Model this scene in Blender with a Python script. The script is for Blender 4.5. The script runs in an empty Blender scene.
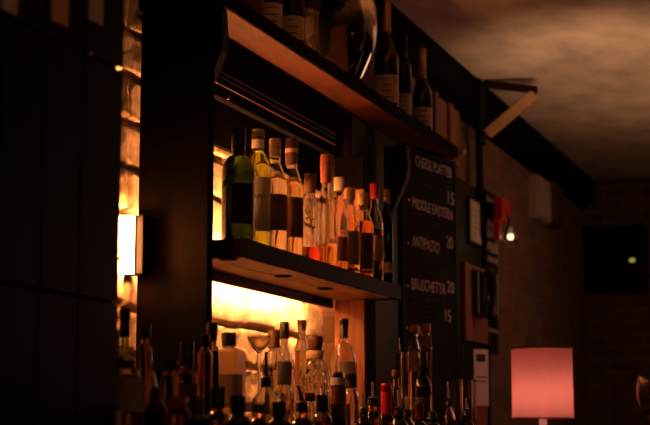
import bpy, bmesh, math, random
from mathutils import Vector, Matrix, noise
random.seed(7)
PI = math.pi
S = bpy.context.scene
COL = S.collection

# ------------------------------------------------------------------ camera
F, VX, VY, CX, CY, ZE = 1500.0, 885.0, 435.0, 325.0, 212.5, 1.2
TH = math.atan((VY-CY)/F)
PSI = math.atan((VX-CX)*math.cos(TH)/F)
FW = Vector((math.cos(TH)*math.cos(PSI), math.cos(TH)*math.sin(PSI), math.sin(TH)))
RT = Vector((math.sin(PSI), -math.cos(PSI), 0))
UP = RT.cross(FW)
EYE = Vector((0, 0, ZE))
def ray(x, y): return FW + RT*((x-CX)/F) - UP*((y-CY)/F)
def atX(x, y, X): d = ray(x, y); return EYE + d*(X/d.x)
def atY(x, y, Y): d = ray(x, y); return EYE + d*(Y/d.y)
def atZ(x, y, Z): d = ray(x, y); return EYE + d*((Z-ZE)/d.z)
def depth(p): return (Vector(p)-EYE).dot(FW)

cam = bpy.data.objects.new('camera', bpy.data.cameras.new('camera'))
COL.objects.link(cam)
M3 = Matrix((RT, UP, -FW)).transposed()
cam.matrix_world = Matrix.Translation(EYE) @ M3.to_4x4()
cam.data.sensor_width = 36
cam.data.lens = F/650*36
cam.data.clip_start = 0.05
cam.data.dof.use_dof = True
cam.data.dof.focus_distance = 4.05
cam.data.dof.aperture_fstop = 4.0
S.camera = cam

# ------------------------------------------------------------------ materials
def mat(name, base, rough=.5, metal=0, var=.0, vscale=8, bump=0, bscale=40, stretch=(1,1,1), spec=.5, trans=0, ior=1.45, coat=0, emit=None, estr=0):
    m = bpy.data.materials.new(name); m.use_nodes = True
    nt = m.node_tree; N = nt.nodes; L = nt.links
    b = N['Principled BSDF']
    b.inputs['Base Color'].default_value = (*base, 1)
    b.inputs['Roughness'].default_value = rough
    b.inputs['Metallic'].default_value = metal
    b.inputs['Specular IOR Level'].default_value = spec
    b.inputs['Transmission Weight'].default_value = trans
    b.inputs['IOR'].default_value = ior
    b.inputs['Coat Weight'].default_value = coat
    if emit:
        b.inputs['Emission Color'].default_value = (*emit, 1)
        b.inputs['Emission Strength'].default_value = estr
    if var or bump:
        tc = N.new('ShaderNodeTexCoord'); mp = N.new('ShaderNodeMapping')
        mp.inputs['Scale'].default_value = stretch
        L.new(tc.outputs['Object'], mp.inputs['Vector'])
        if var:
            nz = N.new('ShaderNodeTexNoise'); nz.inputs['Scale'].default_value = vscale; nz.inputs['Detail'].default_value = 6
            L.new(mp.outputs['Vector'], nz.inputs['Vector'])
            cr = N.new('ShaderNodeValToRGB')
            cr.color_ramp.elements[0].position = .3; cr.color_ramp.elements[1].position = .7
            cr.color_ramp.elements[0].color = (*[c*(1-var) for c in base], 1)
            cr.color_ramp.elements[1].color = (*[min(1, c*(1+var)) for c in base], 1)
            L.new(nz.outputs['Fac'], cr.inputs['Fac']); L.new(cr.outputs['Color'], b.inputs['Base Color'])
        if bump:
            nb = N.new('ShaderNodeTexNoise'); nb.inputs['Scale'].default_value = bscale; nb.inputs['Detail'].default_value = 5
            L.new(mp.outputs['Vector'], nb.inputs['Vector'])
            bp = N.new('ShaderNodeBump'); bp.inputs['Strength'].default_value = bump; bp.inputs['Distance'].default_value = .004
            L.new(nb.outputs['Fac'], bp.inputs['Height']); L.new(bp.outputs['Normal'], b.inputs['Normal'])
    return m

def brick_mat(name, c1, c2, mortar, axis, w=.22, h=.075, bump=.6):
    m = mat(name, c1, .9)
    nt = m.node_tree; N = nt.nodes; L = nt.links; b = N['Principled BSDF']
    tc = N.new('ShaderNodeTexCoord'); sep = N.new('ShaderNodeSeparateXYZ'); cmb = N.new('ShaderNodeCombineXYZ')
    L.new(tc.outputs['Object'], sep.inputs[0])
    L.new(sep.outputs['X' if axis == 'x' else 'Y'], cmb.inputs['X']); L.new(sep.outputs['Z'], cmb.inputs['Y'])
    br = N.new('ShaderNodeTexBrick'); br.inputs['Scale'].default_value = 1
    br.inputs['Brick Width'].default_value = w; br.inputs['Row Height'].default_value = h
    br.inputs['Mortar Size'].default_value = .006; br.inputs['Mortar Smooth'].default_value = .4
    br.inputs['Color1'].default_value = (*c1, 1); br.inputs['Color2'].default_value = (*c2, 1); br.inputs['Mortar'].default_value = (*mortar, 1)
    L.new(cmb.outputs[0], br.inputs['Vector'])
    nz = N.new('ShaderNodeTexNoise'); nz.inputs['Scale'].default_value = 9; nz.inputs['Detail'].default_value = 8
    L.new(tc.outputs['Object'], nz.inputs['Vector'])
    mx = N.new('ShaderNodeMix'); mx.data_type = 'RGBA'; mx.blend_type = 'MULTIPLY'; mx.inputs['Factor'].default_value = .8
    L.new(br.outputs['Color'], mx.inputs['A']); L.new(nz.outputs['Color'], mx.inputs['B'])
    L.new(mx.outputs['Result'], b.inputs['Base Color'])
    ad = N.new('ShaderNodeMath'); ad.operation = 'MULTIPLY_ADD'; ad.inputs[1].default_value = .35
    L.new(nz.outputs['Fac'], ad.inputs[0])
    inv = N.new('ShaderNodeMath'); inv.operation = 'SUBTRACT'; inv.inputs[0].default_value = 1
    L.new(br.outputs['Fac'], inv.inputs[1]); L.new(inv.outputs[0], ad.inputs[2])
    bp = N.new('ShaderNodeBump'); bp.inputs['Strength'].default_value = bump; bp.inputs['Distance'].default_value = .01
    L.new(ad.outputs[0], bp.inputs['Height']); L.new(bp.outputs['Normal'], b.inputs['Normal'])
    return m

def glass(name, c, rough=.02, ior=1.45):
    return mat(name, c, rough, trans=1, ior=ior)

M = {}
M['black_wood'] = mat('black_wood', (.0028,.0018,.0015), .75, spec=.04, var=.4, vscale=6, stretch=(1,8,8), bump=.15)
M['dark_wood'] = mat('dark_wood', (.011,.005,.0035), .5, spec=.15, var=.4, vscale=5, stretch=(1,10,10), bump=.15)
M['slab_wood'] = mat('slab_wood', (.055,.013,.0055), .6, spec=.25, var=.35, vscale=5, stretch=(1.5,6,6), bump=.1)
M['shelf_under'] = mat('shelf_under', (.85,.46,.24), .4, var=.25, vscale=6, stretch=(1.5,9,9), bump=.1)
M['red_wood'] = mat('red_wood', (.24,.075,.045), .5, var=.35, vscale=5, stretch=(8,8,1), bump=.1)
M['lit_jamb_wood'] = mat('lit_jamb_wood', (.40,.15,.06), .5, var=.3, vscale=6, stretch=(10,10,1), bump=.1)  # orange of the lit panel faces put into the wood colour
M['brace_wood'] = mat('brace_wood', (.40,.20,.09), .5, var=.3, vscale=9)
M['black'] = mat('black_matt', (.003,.0025,.0025), .6, spec=.1)
M['black_gloss'] = mat('black_gloss', (.003,.0025,.0025), .6, spec=.08)
M['board'] = mat('chalkboard_slate', (.007,.007,.007), .8, spec=.15, var=.5, vscale=14)
M['chalk'] = mat('chalk', (.62,.55,.5), .95, var=.3, vscale=120)
M['chalk_faint'] = mat('chalk_faint', (.16,.14,.13), .95)
M['tile'] = mat('tile_glaze', (.004,.004,.0045), .35, spec=.2, bump=.05, bscale=9)
M['grout'] = mat('grout', (.06,.05,.04), .95, spec=.1)
M['ceiling'] = mat('ceiling_plaster', (.50,.39,.29), .95, var=.22, vscale=5, bump=.25, bscale=7, stretch=(1,1.5,1))
M['floor'] = mat('floor_boards', (.05,.03,.02), .5, var=.4, vscale=3, stretch=(1,10,1))
M['stone'] = mat('whitewashed_brick', (.66,.50,.37), .95, var=.4, vscale=30, bump=.6, bscale=60, spec=.1)
M['far_brick'] = brick_mat('dark_brick', (.16,.075,.05), (.11,.05,.035), (.25,.17,.12), 'y')
M['side_brick'] = brick_mat('side_brick', (.30,.15,.09), (.20,.10,.06), (.26,.18,.13), 'x', h=.1, w=.26)
M['steel'] = mat('steel', (.55,.5,.46), .28, metal=1)
M['foil_gold'] = mat('gold_foil', (.72,.40,.16), .35, metal=.8, bump=.4, bscale=160)
M['foil_black'] = mat('black_foil', (.012,.01,.01), .35)
M['cap_black'] = mat('black_cap', (.018,.012,.010), .3)
M['cap_brown'] = mat('brown_cap', (.09,.035,.02), .5)
M['cap_cream'] = mat('cream_capsule', (.62,.46,.32), .45, var=.1)
M['cap_red'] = mat('red_capsule', (.22,.008,.012), .4)
M['cap_rust'] = mat('rust_capsule', (.42,.13,.07), .45, var=.15, vscale=40)
M['cap_orange'] = mat('orange_cap', (.50,.14,.06), .45)
M['wax_red'] = mat('red_wax', (.62,.015,.05), .4, bump=.1)
M['grey_cap'] = mat('grey_cap', (.36,.30,.26), .55)
M['cork'] = mat('cork', (.62,.40,.22), .8, var=.2, vscale=90, bump=.2)
M['label_cream'] = mat('cream_label', (.60,.47,.33), .8, var=.1, vscale=30)
M['label_white'] = mat('white_label', (.72,.64,.54), .8, var=.06, vscale=30)
M['label_brown'] = mat('brown_label', (.125,.048,.026), .75, var=.15, vscale=30)
M['label_tan'] = mat('tan_label', (.38,.24,.14), .8, var=.15, vscale=30)
M['label_dark'] = mat('dark_label', (.02,.014,.012), .6)
M['label_yellow'] = mat('yellow_label', (.6,.42,.18), .7)
M['label_red'] = mat('red_label', (.11,.008,.01), .6)
M['ink'] = mat('label_ink', (.02,.014,.012), .7)
M['ink_gold'] = mat('gold_ink', (.6,.36,.14), .4)
M['clear'] = glass('clear_glass', (.99,.98,.96))
M['clear_dim'] = glass('smoky_glass', (.62,.52,.46))
M['green'] = glass('green_glass', (.008,.02,.0015))
M['olive'] = glass('olive_glass', (.42,.50,.05))
M['bright_green'] = glass('bright_green_glass', (.78,.90,.18))
M['dark_green'] = glass('dark_green_glass', (.03,.05,.015), .06)
M['black_glass'] = mat('black_glass', (.006,.006,.005), .08, spec=.6)
M['brown_glass'] = glass('brown_glass', (.46,.25,.11), .05)
M['whisky'] = glass('whisky', (.97,.74,.42), 0, 1.36)
M['amber'] = glass('amber_spirit', (.95,.56,.22), 0, 1.36)
M['pale'] = glass('pale_spirit', (.99,.90,.72), 0, 1.34)
M['red_liquid'] = glass('red_spirit', (.55,.06,.045), 0, 1.35)
M['water'] = glass('clear_spirit', (.98,.95,.9), 0, 1.34)
M['cream_drink'] = mat('creamy_drink', (.88,.66,.44), .5, trans=.8, ior=1.3)
M['frost'] = mat('frosted_glass', (.92,.74,.54), .45, trans=.88, ior=1.3)
M['paper'] = mat('paper', (.72,.66,.60), .85, var=.04, vscale=12)
M['paper_buff'] = mat('buff_paper', (.58,.48,.34), .85, var=.1, vscale=12)  # darker, yellower paper tone for the notice
M['beige'] = mat('beige_metal', (.36,.28,.21), .6, var=.08)
M['red_enamel'] = mat('red_enamel', (.50,.004,.03), .45)
M['card'] = mat('tan_card', (.85,.40,.17), .7, var=.1, vscale=20)
M['card_pale'] = mat('pale_card', (.75,.56,.42), .7, var=.1, vscale=20)
M['ceramic'] = mat('white_ceramic', (.85,.80,.74), .2, coat=.5)
M['handset'] = mat('black_plastic', (.012,.011,.011), .3)
def emission(name, c, s):
    return mat(name, (0,0,0), .5, emit=c, estr=s)
M['led'] = emission('warm_led', (1,.35,.095), 105)
M['led_up'] = emission('warm_led_up', (1,.34,.09), 480)
M['led_bar'] = emission('warm_led_bar', (1,.31,.068), 700)
M['bulb'] = emission('warm_bulb', (1,.70,.52), 30)
M['sconce_bulb'] = emission('sconce_bulb', (1,.66,.35), 4)
M['standby'] = emission('standby_light', (.8,.7,.1), .5)
# fabric of the lamp shade: diffuse + translucent
sm = bpy.data.materials.new('red_shade_fabric'); sm.use_nodes = True
nt = sm.node_tree; nt.nodes.clear()
o_ = nt.nodes.new('ShaderNodeOutputMaterial'); mx = nt.nodes.new('ShaderNodeMixShader'); mx.inputs[0].default_value = .55
d_ = nt.nodes.new('ShaderNodeBsdfDiffuse'); t_ = nt.nodes.new('ShaderNodeBsdfTranslucent')
d_.inputs['Color'].default_value = (.72,.22,.22,1)
wv = nt.nodes.new('ShaderNodeTexNoise'); wv.inputs['Scale'].default_value = 60
cr = nt.nodes.new('ShaderNodeValToRGB'); cr.color_ramp.elements[0].color = (.80,.45,.41,1); cr.color_ramp.elements[1].color = (.92,.54,.49,1)
tc = nt.nodes.new('ShaderNodeTexCoord'); mp = nt.nodes.new('ShaderNodeMapping'); mp.inputs['Scale'].default_value = (3,3,.4)
nt.links.new(tc.outputs['Object'], mp.inputs['Vector']); nt.links.new(mp.outputs['Vector'], wv.inputs['Vector'])
nt.links.new(wv.outputs['Fac'], cr.inputs['Fac']); nt.links.new(cr.outputs['Color'], t_.inputs['Color'])
nt.links.new(d_.outputs[0], mx.inputs[1]); nt.links.new(t_.outputs[0], mx.inputs[2]); nt.links.new(mx.outputs[0], o_.inputs['Surface'])
M['shade'] = sm

# ------------------------------------------------------------------ mesh helpers
def bm_box(bm, x0, x1, y0, y1, z0, z1):
    r = bmesh.ops.create_cube(bm, size=1)
    bmesh.ops.transform(bm, matrix=Matrix.Translation(((x0+x1)/2, (y0+y1)/2, (z0+z1)/2)) @ Matrix.Diagonal((x1-x0, y1-y0, z1-z0, 1)), verts=r['verts'])
    return r['verts']
def new(name, bm, m, parent=None, loc=None, smooth=False, angle=35):
    me = bpy.data.meshes.new(name)
    bmesh.ops.recalc_face_normals(bm, faces=bm.faces)
    bm.to_mesh(me); bm.free()
    if m is not None: me.materials.append(M[m] if isinstance(m, str) else m)
    if smooth:
        for p in me.polygons: p.use_smooth = True
        me.set_sharp_from_angle(angle=math.radians(angle))
    o = bpy.data.objects.new(name, me); COL.objects.link(o)
    if parent is not None: o.parent = parent
    if loc is not None: o.location = loc
    return o
def box(name, x0, x1, y0, y1, z0, z1, m, parent=None, bev=.003, loc=None):
    bm = bmesh.new(); bm_box(bm, x0, x1, y0, y1, z0, z1)
    if bev: bmesh.ops.bevel(bm, geom=bm.edges[:], offset=bev, segments=2, affect='EDGES', profile=.5)
    return new(name, bm, m, parent, loc)
def lathe_bm(prof, seg=40, bm=None, sq=0, center=(0,0), off=0):
    """revolve a (radius, height) profile; sq > 0 squares the section off"""
    bm = bm or bmesh.new()
    rings = []
    for r, z in prof:
        if r < 1e-6:
            rings.append([bm.verts.new((center[0], center[1], z+off))])
        else:
            ring = []
            for k in range(seg):
                a = 2*PI*k/seg + PI/seg
                c, s = math.cos(a), math.sin(a)
                f = 1
                if sq:
                    n = 2+6*sq
                    f = 1/((abs(c)**n+abs(s)**n)**(1/n))
                ring.append(bm.verts.new((center[0]+r*c*f, center[1]+r*s*f, z+off)))
            rings.append(ring)
    for a, b in zip(rings, rings[1:]):
        if len(a) == 1 and len(b) == 1: continue
        for k in range(seg):
            k2 = (k+1) % seg
            if len(a) == 1: bm.faces.new((a[0], b[k], b[k2]))
            elif len(b) == 1: bm.faces.new((a[k], b[0], a[k2]))
            else: bm.faces.new((a[k], b[k], b[k2], a[k2]))
    return bm
def lathe(name, prof, m, parent=None, seg=40, sq=0, loc=None, angle=40):
    return new(name, lathe_bm(prof, seg, sq=sq), m, parent, loc, True, angle)
def tube_bm(bm, pts, r, seg=10, cap=True):
    pts = [Vector(p) for p in pts]
    rs = r if isinstance(r, (list, tuple)) else [r]*len(pts)
    rings = []
    nrm = None
    for i, p in enumerate(pts):
        t = (pts[min(i+1, len(pts)-1)] - pts[max(i-1, 0)]).normalized()
        if nrm is None:
            nrm = t.orthogonal().normalized()
        nrm = (nrm - t*nrm.dot(t)).normalized()
        bi = t.cross(nrm)
        rings.append([bm.verts.new(p + (nrm*math.cos(2*PI*k/seg) + bi*math.sin(2*PI*k/seg))*rs[i]) for k in range(seg)])
    for a, b in zip(rings, rings[1:]):
        for k in range(seg): bm.faces.new((a[k], a[(k+1) % seg], b[(k+1) % seg], b[k]))
    if cap:
        bm.faces.new(rings[0][::-1]); bm.faces.new(rings[-1])
    return bm
def prism_bm(poly, axis, a0, a1, bm=None):
    """extrude a 2D polygon along axis ('x': poly is (y,z); 'z': poly is (x,y); 'y': poly is (x,z))"""
    bm = bm or bmesh.new()
    def P(u, v, a):
        return {'x': (a, u, v), 'y': (u, a, v), 'z': (u, v, a)}[axis]
    lo = [bm.verts.new(P(u, v, a0)) for u, v in poly]; hi = [bm.verts.new(P(u, v, a1)) for u, v in poly]
    n = len(poly)
    for k in range(n): bm.faces.new((lo[k], lo[(k+1) % n], hi[(k+1) % n], hi[k]))
    bm.faces.new(lo[::-1]); bm.faces.new(hi)
    return bm
def thing(name, label, cat, loc=(0,0,0), rotz=0, group=None):
    o = bpy.data.objects.new(name, None); COL.objects.link(o)
    o.empty_display_size = .05
    o.location = loc; o.rotation_euler = (0, 0, rotz)
    o['label'] = label; o['category'] = cat
    if group: o['group'] = group
    return o
def tag(o, label, cat, group=None):
    o['label'] = label; o['category'] = cat
    if group: o['group'] = group
    return o
def struct(o):
    o['kind'] = 'structure'; return o
def text_mesh(s, size, extr=.0006, align='CENTER', squeeze=1.0):
    cu = bpy.data.curves.new('txt', 'FONT'); cu.body = s; cu.size = size; cu.extrude = extr
    cu.align_x = align; cu.align_y = 'CENTER'; cu.resolution_u = 3
    ob = bpy.data.objects.new('txt', cu); COL.objects.link(ob)
    bpy.context.view_layer.update()
    me = bpy.data.meshes.new_from_object(ob.evaluated_get(bpy.context.evaluated_depsgraph_get()))
    bpy.data.objects.remove(ob); bpy.data.curves.remove(cu)
    for v in me.vertices: v.co.x *= squeeze
    return me

# ------------------------------------------------------------------ the room
WY, ZC = 1.75, 2.75      # back-bar wall, ceiling
struct(box('floor', -1.0, 9.4, -2.2, 2.0, -.1, 0, 'floor', bev=0))
struct(box('ceiling', -1.0, 9.4, -2.2, 2.0, ZC, ZC+.1, 'ceiling', bev=0))
# whitewashed rough brick behind the bar: real relief
def rough_wall():
    x0, x1, z0, z1, st = 2.3, 4.72, 1.0, 2.75, .008
    nx, nz = int((x1-x0)/st), int((z1-z0)/st)
    hgt, wid = .118, .25
    bm = bmesh.new(); g = []
    for j in range(nz+1):
        row = []
        for i in range(nx+1):
            x, z = x0+(x1-x0)*i/nx, z0+(z1-z0)*j/nz
            wob = noise.noise((x*5, 3.1, z*5))*.006
            zz = (z-1.513+wob)/hgt; c = math.floor(zz); fz = zz-c
            xx = (x-3.55)/wid + (.5 if c % 2 else 0) + noise.noise((x*4, 9, z*7))*.06
            b = math.floor(xx); fx = xx-b
            dz = min(fz, 1-fz)*hgt; dx = min(fx, 1-fx)*wid
            d = min(dz, dx)
            m = max(0, min(1, (d-.003)/.007)); m = m*m*(3-2*m)
            h = -.024*(1-m) + .012*noise.noise((b*1.7, c*2.3, .5)) + (.004 if c >= 0 else .009)*noise.noise((x*18, 1, z*18)) + (.002 if c >= 0 else .005)*noise.noise((x*45, 2, z*45)) + .002*noise.noise((x*90, 4, z*90))
            row.append(bm.verts.new((x, WY-h-.004, z)))
        g.append(row)
    for j in range(nz):
        for i in range(nx): bm.faces.new((g[j][i], g[j][i+1], g[j+1][i+1], g[j+1][i]))
    # solid body behind the relief
    bm_box(bm, x0, x1, WY+.03, WY+.1, 0, ZC)
    o = new('wall_back', bm, 'stone', smooth=True, angle=80)
    return struct(o)
rough_wall()
struct(box('wall_left', 4.72, 9.4, 1.665, 1.85, 0, ZC, 'side_brick', bev=0))
struct(box('wall_far', 9.1, 9.3, -2.2, 1.665, 0, ZC, 'far_brick', bev=0))
# dark ceiling beam along the wall with a curved moulding under it
bm = bmesh.new()
prism_bm([(1.60,ZC),(1.60,2.635),(1.605,2.615),(1.63,2.60),(1.655,2.572),(1.665,2.56),(1.665,ZC)], 'x', 4.72, 9.1, bm)
struct(new('trim_1', bm, 'black_wood'))
bm = bmesh.new()
prism_bm([(1.60,ZC),(1.60,2.635),(1.605,2.615),(1.63,2.60),(1.72,2.59),(1.72,ZC)], 'x', 3.0, 4.72, bm)
struct(new('trim_2', bm, 'black_wood'))
# wood cladding behind the chalkboards, down to the counter
struct(box('trim_3', 4.66, 6.52, 1.625, 1.662, 1.04, 2.27, 'dark_wood'))
# reddish wooden cladding above the top shelf
t = thing('wall_panel', 'reddish brown wooden panel with stiles behind the bottles on the top shelf', 'panel', (4.72, 1.66, 2.32))
box('board', .01, 1.35, -.03, -.005, .0, .24, 'red_wood', t)
for k in range(6):
    box('stile', .03+k*.225, .075+k*.225, -.045, -.031, .0, .24, 'red_wood', t)
t2 = thing('wall_bracket', 'curved reddish wooden bracket beyond the last bottle on the top shelf', 'bracket', (5.72, 1.60, 2.2))
poly = [(.045,.0),(.02,.02),(-.03,.08),(-.08,.11),(-.085,.13),(.045,.13)]
new('curved_arm', prism_bm(poly, 'x', -.02, .02), 'red_wood', t2)
box('back_plate', -.035, .035, .046, .06, -.03, .15, 'dark_wood', t2)

# ------------------------------------------------------------------ tiled pillar, left foreground
TY, TX = 1.25, 2.33
def tiled_pillar():
    t = thing('tiled_pillar', 'black pillar clad in tall glossy tiles at the left edge', 'pillar', (0,0,0))
    box('core', .8, TX-.004, TY+.006, 1.70, 0.0, ZC, 'grout', t, bev=0)
    bm = bmesh.new()
    zl = atY(60, 293.5, TY).z; zu = atY(60, 42.5, TY).z
    H = zu-zl
    xs = [TX]
    for px in (77, 37): xs.append(atY(px, 250, TY).x)
    w = xs[1]-xs[2]
    while xs[-1] > .9: xs.append(xs[-1]-w)
    g = .0035
    z = zl-3*H
    while z < ZC-.02:
        z1 = min(z+H, ZC)
        for a, b in zip(xs, xs[1:]):
            if z1-g > max(z, 0)+g: 
                bm_box(bm, b+g, a-(g if a < TX-.01 else 0), TY-.004, TY+.0058, max(z, 0)+g, z1-g)
        z = z1
        if z1 >= ZC: break
    # end of the pillar: tiles across its return face
    ys = [TY-.004, TY+.12, TY+.24, TY+.36, 1.70]
    z = zl-3*H
    while z < ZC-.02:
        z1 = min(z+H, ZC)
        for a, b in zip(ys, ys[1:]):
            bm_box(bm, TX-.0038, TX-.0002, a+(0 if a < TY else g), b-g, max(z,0)+g, z1-g)
        z = z1
    new('tiles', bm, 'tile', t)
    return zu
zu = tiled_pillar()
for (xa, xb, yb, m, lab) in ((2, 17, 9, 'card_pale', 'pale card at the upper left corner, leftmost on the dark tiles'),
                         (52, 68, 20, 'card', 'orange tan card hung on the dark tiles, between two pale ones'),
                         (89, 103, 19, 'card_pale', 'pale card on the dark tiles nearest the lit brick')):
    p0 = atY(xa, yb, TY-.006); p1 = atY(xb, yb, TY-.006)
    o = box('card', p0.x, p1.x, TY-.0065, TY-.004, p0.z, p0.z+.13, m, bev=0)
    tag(o, lab, 'card', 'cards on the tiled pillar')
p = atY(91, 54, TY-.004)
o = lathe('screw_head', [(0,-.004),(.004,-.004),(.005,0),(.003,.003),(0,.004)], 'steel', seg=16, loc=p)
o.rotation_euler = (PI/2, 0, 0); tag(o, 'small bright round screw head on the dark tiles', 'screw')

# ------------------------------------------------------------------ counter and riser
t = thing('back_bar_counter', 'dark wooden back bar counter under all the lower bottles', 'counter', (0,0,0))
CZ, TZ = 1.04, 1.20
box('worktop', 2.36, 6.5, .92, 1.62, CZ-.04, CZ, 'dark_wood', t)
box('base_cabinet', 2.40, 6.45, 1.0, 1.62, 0, CZ-.04, 'black_wood', t)
t = thing('bottle_riser', 'dark wooden riser step holding the rear row of lower bottles', 'shelf', (0,0,0))
box('step', 2.38, 4.70, 1.40, 1.62, TZ-.025, TZ, 'dark_wood', t)
box('riser_front', 2.38, 4.70, 1.405, 1.42, CZ, TZ-.025, 'black_wood', t)

# ------------------------------------------------------------------ shelf unit
UX0, UX1 = 3.32, 4.52          # inner bay
u = thing('back_bar_shelving', 'tall dark wooden back bar unit with lit shelves and cornice', 'shelving', (0,0,0))
box('side_panel', UX0, UX0+.03, 1.531, 1.725, TZ, 2.272, 'black_wood', u)
box('side_panel', UX1, UX1+.08, 1.535, 1.637, 1.986, 2.095, 'black_wood', u)  # black piece stands in for the unlit top of the right panel
box('lower_panel', UX1, UX1+.08, 1.535, 1.637, TZ, 1.628, 'lit_jamb_wood', u)
box('upper_panel', UX1-.001, UX1+.079, 1.535, 1.637, 1.679, 1.985, 'lit_jamb_wood', u)
box('side_post', UX1+.004, UX1+.084, 1.525, 1.534, TZ, 2.205, 'black_wood', u)
box('front_jamb', 4.645, 4.66, 1.545, 1.60, TZ, 1.62, 'lit_jamb_wood', u)  # lighter orange colour stands in for light on this panel edge
# middle shelf: dark fascia, warm underside, groove, recessed discs, valance
zb, zt = 1.631, 1.676
ms = box('middle_shelf', 3.345, 4.63, 1.452, 1.53, zb+.002, zt, 'black_wood', u)
box('shelf_board', UX0+.031, UX1-.001, 1.53, 1.655, zb+.002, zt, 'black_wood', ms)
box('fascia', 3.343, 4.632, 1.446, 1.4515, zb, zt+.002, 'black_gloss', ms, bev=.002)
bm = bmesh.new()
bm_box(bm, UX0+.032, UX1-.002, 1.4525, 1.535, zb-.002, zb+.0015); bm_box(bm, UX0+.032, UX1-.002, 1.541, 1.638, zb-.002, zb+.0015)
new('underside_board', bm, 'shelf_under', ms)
for px, py in ((228, 259), (283, 276), (325, 288.5)):
    c = atZ(px, py, zb-.003)
    lathe('recessed_disc', [(0,-.004),(.02,-.004),(.024,-.001),(.024,.002),(0,.002)], 'black', ms, 28, loc=(c.x, c.y, zb-.002))
box('valance', UX0+.031, UX1-.001, 1.640, 1.650, 1.602, zb+.002, 'dark_wood', ms)
# dark board at the top of the upper bay, header with mouldings
box('back_board', UX0+.031, 4.66, 1.70, 1.715, 1.996, 2.27, 'black_wood', u)
hd = box('header', UX0+.031, 4.60, 1.634, 1.66, 2.10, 2.271, 'black_wood', u)
M['moulding'] = mat('moulding_wood', (.07,.022,.013), .45, spec=.3)
for (px, py, r) in ((245, 85, .0035), (245, 90, .003), (245, 97, .0025)):
    q = atY(px, py, 1.630)
    bm = bmesh.new(); tube_bm(bm, [(UX0+.04, 1.631, q.z), (4.51, 1.631, q.z)], r, 10)
    new('moulding', bm, 'moulding', hd, smooth=True)
# top shelf (cornice slab)
ts = box('top_shelf', 3.33, 5.575, 1.513, 1.662, 2.274, 2.311, 'black_wood', u)
box('shelf_lip', 3.327, 5.578, 1.507, 1.5125, 2.271, 2.313, 'black_wood', ms if False else ts, bev=.002)
box('underside_board', 3.335, 5.57, 1.514, 1.66, 2.2705, 2.2735, 'slab_wood', ts, bev=.001)
box('shelf_return', 3.33, 3.56, 1.6625, 1.74, 2.274, 2.311, 'black_wood', ts)
def corbel(x, m, dz=0):
    pts = [(1.60,2.268),(1.60,1.98)]
    for k in range(13):
        s = k/12
        pts.append((1.592-.075*s**1.6, 1.985+.07*s+.10*s*s))
    pts += [(1.513,2.20),(1.518,2.268)]
    return new('corbel', prism_bm([(a, b-dz) for a, b in pts], 'x', x, x+.035), m, u)
corbel(UX0+.036, 'dark_wood'); corbel(4.93, 'dark_wood', .065)
# red bead added as the pink glint on the left corbel's tip
c = atX(219, 98, UX0+.05)
lathe('corbel_glint', [(0,-.006),(.005,-.004),(.006,0),(.004,.005),(0,.006)], 'red_wood', u, 16, loc=(UX0+.054, 1.505, c.z))
# switch box at the back edge of the unit's outer panel
o = box('switch_box', 3.285, 3.319, 1.690, 1.745, atX(136,275,3.3).z, atX(136,216,3.3).z, 'black', bev=.003)
tag(o, 'small black box on the outer side of the shelving against the glowing brick', 'box')
# LED strip
t = thing('strip_light', 'long warm strip light glowing behind the middle shelf', 'light', (0,0,0))
box('profile', 3.36, 4.30, 1.656, 1.680, 1.626, 1.632, 'steel', t, bev=0)
box('diffuser', 3.36, 4.30, 1.6805, 1.689, 1.616, 1.632, 'led', t, bev=.002)
box('upper_fill_strip', 3.40, 4.50, 1.6575, 1.664, 1.656, 1.670, 'led_up', t, bev=.002)  # second strip added to brighten the brick behind the bottles
t = thing('strip_light', 'short upright glowing light bar on the brick left of the shelving', 'light', (0,0,0))
zA, zB = atX(136,275,3.3).z, atX(136,216,3.3).z
box('light_back', 3.279, 3.2845, 1.712, 1.746, zA, zB, 'steel', t, bev=0)
box('diffuser', 3.270, 3.2785, 1.714, 1.745, zA+.003, zB-.003, 'led_bar', t, bev=.002)

# ------------------------------------------------------------------ bottles
def shoulder(R, rn, z0, z1, k, n=12):
    out = []
    for i in range(n+1):
        s = i/n
        dome = 1-math.sqrt(max(0, 1-s*s)); sm_ = s*s*(3-2*s)
        out.append((R+(rn-R)*(dome*k+sm_*(1-k)), z0+(z1-z0)*s))
    return out
def facing(p): return math.atan2(-p.y, -p.x)
def arc_band(bm, R, z0, z1, a0, a1, sq=0, n=22, th=.0005):
    f, b = [], []
    for i in range(n+1):
        a = a0+(a1-a0)*i/n; c, s = math.cos(a), math.sin(a); q = 1
        if sq:
            e = 2+6*sq; q = 1/((abs(c)**e+abs(s)**e)**(1/e))
        f.append([bm.verts.new(((R+th)*q*c, (R+th)*q*s, z)) for z in (z0, z1)])
        b.append([bm.verts.new((R*q*c, R*q*s, z)) for z in (z0, z1)])
    for i in range(n):
        bm.faces.new((f[i][0], f[i+1][0], f[i+1][1], f[i][1])); bm.faces.new((b[i][0], b[i][1], b[i+1][1], b[i+1][0]))
        bm.faces.new((f[i][1], f[i+1][1], b[i+1][1], b[i][1])); bm.faces.new((f[i][0], b[i][0], b[i+1][0], f[i+1][0]))
    bm.faces.new((f[0][0], f[0][1], b[0][1], b[0][0])); bm.faces.new((f[-1][0], b[-1][0], b[-1][1], f[-1][1]))
    return bm
def bend_text(me, R, ang, z, out=.0009):
    for v in me.vertices:
        a = ang + v.co.x/R
        rr = R+out+v.co.z
        v.co = Vector((rr*math.cos(a), rr*math.sin(a), z+v.co.y))
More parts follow.
